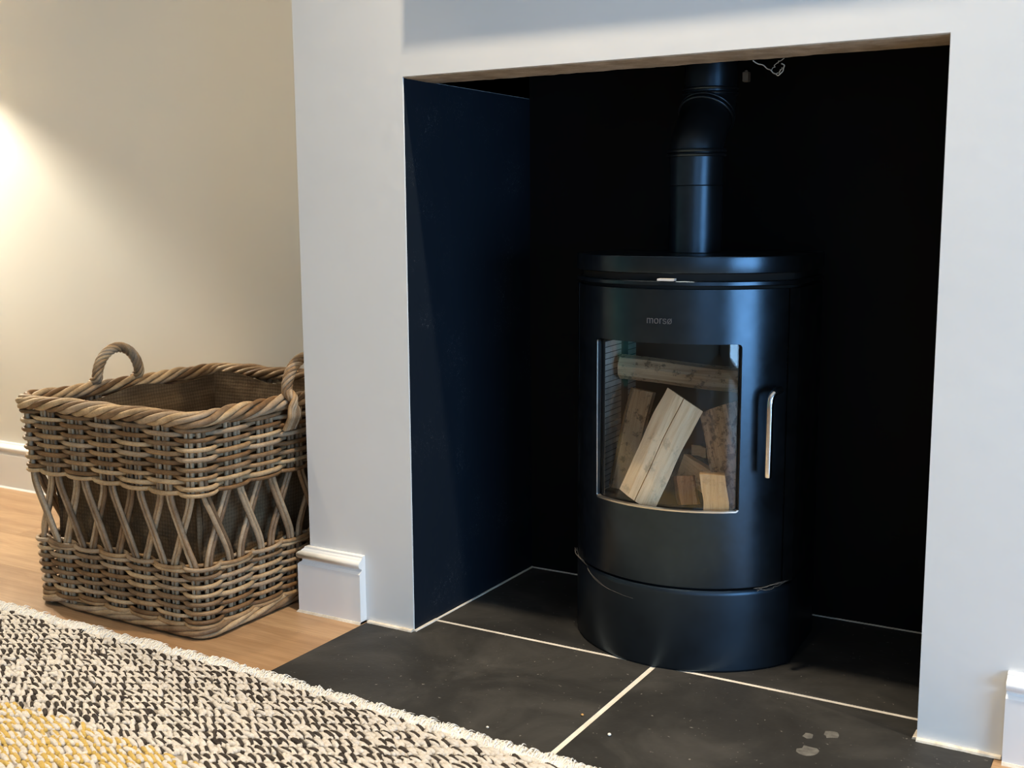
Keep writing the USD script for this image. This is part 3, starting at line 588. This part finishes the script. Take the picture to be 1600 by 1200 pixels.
# rope rim
zr, Rr, NS, LAY = 0.4575, 0.0125, 6, 24 / 9.0
s = np.linspace(0, 24, 24 * 10, endpoint=False)
obj('rim_core', tube(outline(s, zr), 0.0095, 8, closed=True), wicker_core, basket, 60)
for k in range(NS):
    nb = 4
    for q in range(nb):
        a, b = 24 * q / nb + 0.7 * k, 24 * (q + 1) / nb + 0.7 * k + 0.35
        s = np.arange(a, b, 0.1); ph = 2 * np.pi * (s / LAY + k / NS)
        jz = 0.005 * (meshkit.noise(np.c_[s * 0.8, np.full(len(s), k * 3.3), s * 0]) - 0.5)
        e = np.minimum((s - s[0]) / 0.5, (s[-1] - s) / 0.5).clip(0, 1)
        obj('rim_strand', tube(outline(s, zr + Rr * np.sin(ph) * 0.92 + jz, Rr * 1.12 * np.cos(ph)), (0.0066 + 0.0009 * np.sin(k * 2.1 + q)) * (0.55 + 0.45 * e), 8), pick(wickers), basket, 60)
# twisted handles on the two short sides
def rope_handle(x0, outdir, yc, wd, ztop, zlow):
    h = group_of('handle', basket)
    t = np.linspace(-0.34, math.pi + 0.34, 40)
    arch = np.stack([np.zeros(40), -wd / 2 * np.cos(t) * np.where((t < 0) | (t > math.pi), 1, 1), np.maximum(np.sin(t), -1) * (ztop - 0.478) + 0.478], 1)
    arch = arch[(t >= 0) & (t <= math.pi)]; n = len(arch)
    legs = np.linspace(0.478, zlow, 9)[1:]
    def leg(y): return np.stack([0.020 * np.clip((0.485 - legs) / 0.020, 0, 1) * np.clip((legs - zlow) / 0.035 + 0.15, 0, 1), np.full(8, y), legs], 1)
    P = np.vstack([leg(arch[0, 1])[::-1], arch, leg(arch[-1, 1])])
    P[:, 0] = x0 + outdir * P[:, 0]; P[:, 1] += yc
    d = np.r_[0, np.cumsum(np.linalg.norm(np.diff(P, axis=0), axis=1))]; u = np.linspace(0, d[-1], 90); C = np.stack([np.interp(u, d, P[:, i]) for i in range(3)], 1)
    T = np.gradient(C, axis=0); T /= np.linalg.norm(T, axis=1)[:, None]; N = np.tile([outdir, 0, 0.0], (90, 1)); N -= T * (N * T).sum(1)[:, None]; N /= np.linalg.norm(N, axis=1)[:, None]; B = np.cross(T, N)
    for k in range(6):
        ph = 2 * np.pi * (u / 0.075 + k / 6)
        zfl = np.clip((0.47 - C[:, 2]) / 0.03, 0, 1)                     # strands lie side by side where they come down over the rim
        fan = (k - 2.5) * 0.0062
        off = (np.cos(ph)[:, None] * N + np.sin(ph)[:, None] * B) * 0.0082
        flat = np.stack([np.zeros(90), np.full(90, fan), np.zeros(90)], 1)
        obj('strand', tube(C + off * (1 - zfl)[:, None] + flat * zfl[:, None], 0.0046, 7), pick(wickers[:3] + wickers[4:]), h, 60)
rope_handle(-0.842, -1, 0.000, 0.125, 0.548, 0.400)
rope_handle(-0.314, 1, 0.055, 0.125, 0.548, 0.400)
# hessian lining: walls with a slack, wavy top edge, and the bottom
s = np.linspace(0, 24, 145)[:-1]; rings_ = []
for f in np.linspace(0, 1, 26):
    z = 0.014 + f * (0.446 - 0.014)
    wob = meshkit.fbm(np.c_[s * 0.9, np.full(len(s), f * 4), s * 0], 3) - 0.5
    zz = z + (0.010 * np.sin(s * 1.9) + 0.012 * (meshkit.noise(np.c_[s * 0.8, s * 0, s * 0]) - 0.5)) * max(0, f - 0.75) * 4
    rings_.append(outline(s, zz, -0.019 - 0.022 * np.sin(np.pi * f) - 0.012 * abs(wob) - (0.004 if f > 0.96 else 0)))
inner_ = [r - np.c_[(r[:, :2] - [BX, BY]) * 0.008, np.zeros(len(r))] for r in rings_[::-1]]
lining = loft(rings_ + inner_, True, True)
obj('lining', lining, hessian, basket, 60)

# ------------------------------------------------------------------ rug
rug = thing('rug', 'thick woven rug in cream and charcoal with a mustard stripe and fluffy cream edge', 'rug')
RX0, RX1, RY0 = -1.53, 1.55, -1.90
ex = np.array([-1.8, -0.87, -0.5, -0.2, -0.096, 0.022, 0.176, 0.339, 0.515, 1.0, 1.6]); ey = np.array([-0.330, -0.333, -0.340, -0.337, -0.337, -0.345, -0.353, -0.363, -0.370, -0.385, -0.40]) - 0.002
edge = lambda x: np.interp(x, ex, ey)
xs = np.linspace(RX0, RX1, 60)
P = np.array([(x, edge(x) - 0.006) for x in xs[::-1]] + [(RX0, RY0), (RX1, RY0)])
back = trimesh.creation.extrude_polygon(shapely.Polygon(P), 0.0075, engine='earcut'); back.apply_translation([0, 0, 0.0012])
obj('backing', back, rug_back, rug)
# stitches: one dark (or mustard) bump and two cream ones to a cell of the slanting weave
va, vb = np.array([0.0335, -0.0128]), np.array([0.0126, 0.0070])
base_t = np.arange(6) * 2 * np.pi / 6
unit = np.array([[-1, 0, 0]] + [[x, r * math.cos(a), r * math.sin(a)] for x, r in ((-0.62, 0.78), (0.0, 1.0), (0.62, 0.78)) for a in base_t] + [[1, 0, 0]])
uf = [[0, 1 + (j + 1) % 6, 1 + j] for j in range(6)]
for g in range(2):
    for j in range(6):
        a, b, c, d = 1 + g * 6 + j, 1 + g * 6 + (j + 1) % 6, 7 + g * 6 + j, 7 + g * 6 + (j + 1) % 6; uf += [[a, b, d], [a, d, c]]
uf += [[19, 13 + j, 13 + (j + 1) % 6] for j in range(6)]
uf = np.array(uf)
def stitches(c, ln, wd, ht, ang):
    n = len(c); V = np.repeat(unit[None], n, 0) * np.stack([ln, wd, ht], 1)[:, None]
    ca, sa = np.cos(ang)[:, None], np.sin(ang)[:, None]
    X = V[..., 0] * ca - V[..., 1] * sa + c[:, 0:1]; Y = V[..., 0] * sa + V[..., 1] * ca + c[:, 1:2]; Z = V[..., 2] + c[:, 2:3]
    f = (uf[None] + 20 * np.arange(n)[:, None, None]).reshape(-1, 3)
    return trimesh.Trimesh(np.stack([X, Y, Z], -1).reshape(-1, 3), f, process=False)
ii, jj = np.meshgrid(np.arange(-110, 130), np.arange(-330, 330), indexing='ij'); C0 = (ii.ravel()[:, None] * va + jj.ravel()[:, None] * vb) + [-0.3, -0.7]
keep = (C0[:, 0] > -1.51) & (C0[:, 0] < 1.53) & (C0[:, 1] > -1.88) & (C0[:, 1] < edge(C0[:, 0]) - 0.013)
C0 = C0[keep]; n = len(C0); aang = math.atan2(va[1], va[0])
jit = lambda s: rng.normal(0, s, (n, 2))
def put(c, ln, wd, ht, z): 
    m = len(c); return np.c_[c, np.full(m, z) + rng.normal(0, 0.0006, m)], ln * rng.uniform(0.8, 1.2, m), wd * rng.uniform(0.85, 1.2, m), ht * rng.uniform(0.85, 1.15, m), aang + rng.normal(0, 0.16, m)
dc = C0 + jit(0.0015); mus = (dc[:, 1] < -0.652 + 0.004 * np.sin(dc[:, 0] * 90)) & (dc[:, 1] > -1.25)
patch = meshkit.fbm(np.c_[dc * 3.0, np.zeros(n)], 3, 3); dark = rng.random(n) > 0.10 + np.clip((dc[:, 0] - 0.0) * 0.5, 0, 0.28) + 0.5 * np.clip(patch - 0.55, 0, 1)
D = put(dc, 0.0178, 0.0047, 0.0046, 0.0102); sel = lambda A, m: tuple(x[m] for x in A)
obj_ = lambda name, A, m: tag(obj(name, stitches(*A), m, rug, True), kind='stuff')
obj_('charcoal_stitches', sel(D, dark & ~mus), yarn_dark); obj_('mustard_stitches', sel(D, (rng.random(n) > 0.08) & mus), yarn_mustard)
C1 = put(C0 + vb * 0.5 + va * 0.15 + jit(0.0015), 0.0195, 0.0052, 0.0050, 0.0096); C2 = put(C0 + va * 0.5 + jit(0.0012), 0.0060, 0.0046, 0.0050, 0.0092)
extra = sel(put(dc, 0.0125, 0.0060, 0.0050, 0.0100), ~dark & ~mus)
thr = (rng.random(n) < 0.8) & mus
obj_('mustard_stitches', sel(C2, thr), yarn_mustard)
obj_('cream_stitches', tuple(np.concatenate([a, b[~thr], c]) for a, b, c in zip(C1, C2, extra)), yarn_cream)
# fluffy edge
ne = 20500; fx = rng.uniform(-1.53, 1.55, ne); strands, widths = [], []
clump = meshkit.fbm(np.c_[fx * 40, fx * 0, fx * 0], 3)
for x, c in zip(fx, clump):
    y0 = edge(x) - rng.uniform(0.002, 0.018); ln = rng.uniform(0.009, 0.024) * (0.45 + 1.1 * c); dx = rng.normal(0, 0.006); z0 = rng.uniform(0.003, 0.012)
    up_ = rng.uniform(-0.002, 0.006)
    strands.append(np.array([[x, y0, z0], [x + dx * 0.4, y0 + ln * 0.5, z0 + up_ + 0.002], [x + dx, y0 + ln, max(0.0012, z0 + up_ * 0.5 - 0.003)]])); widths.append(np.array([0.0022, 0.0018, 0.0004]))
tag(curves(None, strands, widths, fringe_mat, rug, 'fringe'), 'fluffy cream yarn edge', kind='stuff')
xs = np.linspace(-1.53, 1.55, 420)
obj('edge_cord', tube(np.stack([xs, edge(xs) - 0.0085 + 0.002 * (meshkit.noise(np.c_[xs * 60, xs * 0, xs * 0]) - 0.5), np.full(420, 0.0075)], 1), 0.0060 + 0.0016 * meshkit.noise(np.c_[xs * 90, xs * 0 + 3, xs * 0]), 8), fringe_mat, rug, True)

# ------------------------------------------------------------------ small things
crumb_m = [simple('crumb_white', (0.75, 0.72, 0.66), 0.8), simple('crumb_orange', (0.60, 0.32, 0.10), 0.8)]
def crumb(x, y, s, m, label):
    c = trimesh.creation.icosphere(1, s); c.vertices *= 1 + 0.5 * (meshkit.noise(c.vertices / s * 1.3 + x * 50, 2)[:, None] - 0.5); c.vertices[:, 2] *= 0.7
    c.apply_translation([x, y, 0.0015 - c.vertices[:, 2].min() + 0]); tag(obj('crumb', c, m, smooth=True), label, 'crumb')
crumb(0.4857, -0.1891, 0.0028, crumb_m[1], 'tiny orange crumb on the slate left of the grout line')
crumb(0.5582, -0.2345, 0.0032, crumb_m[0], 'tiny white crumb on the slate just right of the grout line')
crumb(0.3683, -0.3090, 0.0026, crumb_m[0], 'tiny pale crumb on the slate near the fluffy rug edge')

web_m = simple('web', (0.45, 0.40, 0.33), 0.9)
cob = thing('cobweb', 'dusty cobweb threads hanging at the top of the recess right of the flue', 'cobweb')
def web(P, w, n=14):
    P = np.array(P, float); t = np.linspace(0, len(P) - 1, n); Cc = CubicSpline(np.arange(len(P)), P)(t); return Cc + rng.normal(0, 0.0008, Cc.shape), np.full(n, w)
ws = [web([(0.655, 0.118, 1.1135), (0.667, 0.135, 1.106), (0.684, 0.135, 1.096), (0.696, 0.135, 1.087), (0.706, 0.135, 1.095), (0.703, 0.130, 1.107)], 0.0020),
      web([(0.684, 0.135, 1.096), (0.695, 0.135, 1.108), (0.710, 0.125, 1.1135)], 0.0012), web([(0.688, 0.135, 1.091), (0.696, 0.135, 1.091), (0.704, 0.135, 1.100)], 0.0014)]
curves(None, [a for a, _ in ws], [b for _, b in ws], web_m, cob, 'thread')
clip_m = simple('clip_metal', (0.40, 0.37, 0.33), 0.6, metallic=0.4)
cl = thing('fixing_bracket', 'small pale metal bracket high on the back of the recess right of the flue', 'bracket')
obj('plate', slab(rect(0.512, 0.524, 0.484, 0.4985), 1.120, 1.140, 0.001), clip_m, cl)
obj('screw', lathe([(0.0035, 1.1395), (0.0035, 1.1425), (0.001, 1.1435)], 10, (0.518, 0.489)), clip_m, cl)

dust_m = simple('dust', (0.16, 0.155, 0.145), 0.95)
def fluff(name_label, pts, n, spread, w):
    d = thing('dust_fluff', name_label, 'dust'); P = S(np.array(pts)); ss = []
    for _ in range(n):
        t = np.linspace(0, len(P) - 1, 9); Cc = CubicSpline(np.arange(len(P)), P + rng.normal(0, spread, P.shape))(t); ss.append(Cc + rng.normal(0, spread * 0.35, Cc.shape))
    curves(None, ss, [np.linspace(w, w * 0.5, 9)] * n, dust_m, d, 'thread')
def onp(deg, z, off=0.003): return onarc(deg - 2.8, z, off)
fluff('wisp of grey dust in the gap at the left edge of the stove plinth', [onp(-58, 0.172), onp(-52, 0.167), onp(-45, 0.164), onp(-40, 0.163)], 4, 0.0020, 0.0007)
fluff('wisp of grey dust in the gap at the right edge of the stove plinth', [onp(46, 0.161), onp(52, 0.164), onp(57, 0.165), onp(62, 0.168)], 5, 0.0022, 0.0008)
fluff('thin dusty thread sagging across the left front of the stove plinth', [onp(-40, 0.155, 0.0012), onp(-30, 0.140, 0.0012), onp(-20, 0.132, 0.0012), onp(-8, 0.129, 0.0012)], 2, 0.0008, 0.0005)

# ------------------------------------------------------------------ armchair outside the picture on the left, seen in the stove glass
teal = simple('teal_velvet', (0.03, 0.30, 0.28), 0.7, sheen=0.4, bump=(300.0, 0.2, 0.002))
def cushion(x0, x1, y0, y1, z0, z1, r):
    m = trimesh.creation.box([x1 - x0 - 2 * r, y1 - y0 - 2 * r, z1 - z0 - 2 * r]); import manifold3d
    s_ = manifold3d.Manifold.sphere(r, 20); pts = [s_.translate([(x0 + x1) / 2 + v[0], (y0 + y1) / 2 + v[1], (z0 + z1) / 2 + v[2]]) for v in m.vertices]
    return manifold3d.Manifold.batch_hull(pts)
chair = thing('armchair', 'teal velvet armchair with tapered wooden legs on the rug', 'armchair', (-1.45, -1.25, 0.0165))
obj('seat', cushion(-0.33, 0.33, -0.33, 0.33, 0.22, 0.44, 0.05), teal, chair, 40)
obj('backrest', cushion(-0.36, -0.22, -0.34, 0.34, 0.24, 0.86, 0.06), teal, chair, 40)
for y in (-0.36, 0.26): obj('arm', cushion(-0.33, 0.30, y, y + 0.10, 0.24, 0.60, 0.045), teal, chair, 40)
for x in (-0.28, 0.28):
    for y in (-0.28, 0.28): obj('leg', tube([(x, y, 0.23), (x * 1.08, y * 1.08, 0.0)], [0.022, 0.012], 14), oaks[1], chair, 40)

# ------------------------------------------------------------------ ceiling spots: short black cans round the lamps
SPOT = ['straight above the front of the fireplace opening', 'close to the wall above the wicker basket', 'close to the wall right of the chimney breast', 'above the teal armchair', 'over the middle of the room behind the rug', 'at the far end of the room behind the camera']
for (x, y, pw), where in zip(DOWN, SPOT):
    sp = thing('ceiling_spot', 'short black ceiling spot lamp ' + where, 'ceiling lamp', (x, y, 0))
    a_ = np.arange(32) * 2 * np.pi / 32
    cr = lambda r, z: np.stack([r * np.cos(a_), r * np.sin(a_), np.full(32, z)], 1)
    obj('can', loft([cr(0.048, CEIL), cr(0.048, CEIL - 0.08), cr(0.052, CEIL - 0.08), cr(0.052, CEIL)], False, False), inner_black, sp, 40)

# ------------------------------------------------------------------ just outside the picture: the screen above the opening and the lamp on the left
tv = thing('television', 'slim wall mounted screen above the fireplace opening', 'television')
obj('casing', slab(rect(0.0585, 0.955, -0.026, 0.0), 1.300, 1.80, 0.002), inner_black, tv)
obj('screen', box(0.066, 0.947, -0.0268, -0.0258, 1.308, 1.792), simple('screen_glass', (0.01, 0.01, 0.012), 0.12), tv)
lamp = thing('table_lamp', 'table lamp with a cream drum shade on a small side table', 'lamp')
shade_m = mat('lampshade', {'d': ('diffuse_bsdf', dict(color=(0.78, 0.70, 0.58))), 't': ('translucent_bsdf', dict(color=(0.60, 0.50, 0.36))), 'm': ('mix_closure', dict(fac=0.30))},
              [('d.BSDF', 'm.closure1'), ('t.BSDF', 'm.closure2')], surface='m.closure')
sr_ = [(0.165, LAMP[2] - 0.103), (0.115, LAMP[2] + 0.115)]
n_ = 48
a_ = np.arange(n_) * 2 * np.pi / n_
cr = lambda r, z: np.stack([LAMP[0] + r * np.cos(a_), LAMP[1] + r * np.sin(a_), np.full(n_, z)], 1)
obj('shade', loft([cr(0.165, LAMP[2] - 0.103), cr(0.115, LAMP[2] + 0.115), cr(0.113, LAMP[2] + 0.115), cr(0.163, LAMP[2] - 0.103), cr(0.165, LAMP[2] - 0.103)], False, False), shade_m, lamp, 40)
obj('stem', lathe([(0.012, 0.62), (0.012, LAMP[2] - 0.06)], 20, LAMP[:2]), chrome, lamp, 40)
obj('foot', lathe([(0.075, 0.602), (0.075, 0.615), (0.02, 0.63)], 32, LAMP[:2]), chrome, lamp, 40)
tb = thing('side_table', 'small round side table under the lamp by the recess wall', 'table')
obj('table_top', lathe([(0.15, 0.578), (0.155, 0.582), (0.155, 0.598), (0.15, 0.602)], 48, LAMP[:2]), oaks[1], tb, 40)
for a in (0.5, 2.6, 4.7):
    obj('leg', tube([(LAMP[0] + 0.10 * math.cos(a), LAMP[1] + 0.10 * math.sin(a), 0.58), (LAMP[0] + 0.14 * math.cos(a), LAMP[1] + 0.14 * math.sin(a), 0.0)], [0.016, 0.011], 12), oaks[1], tb, 40)
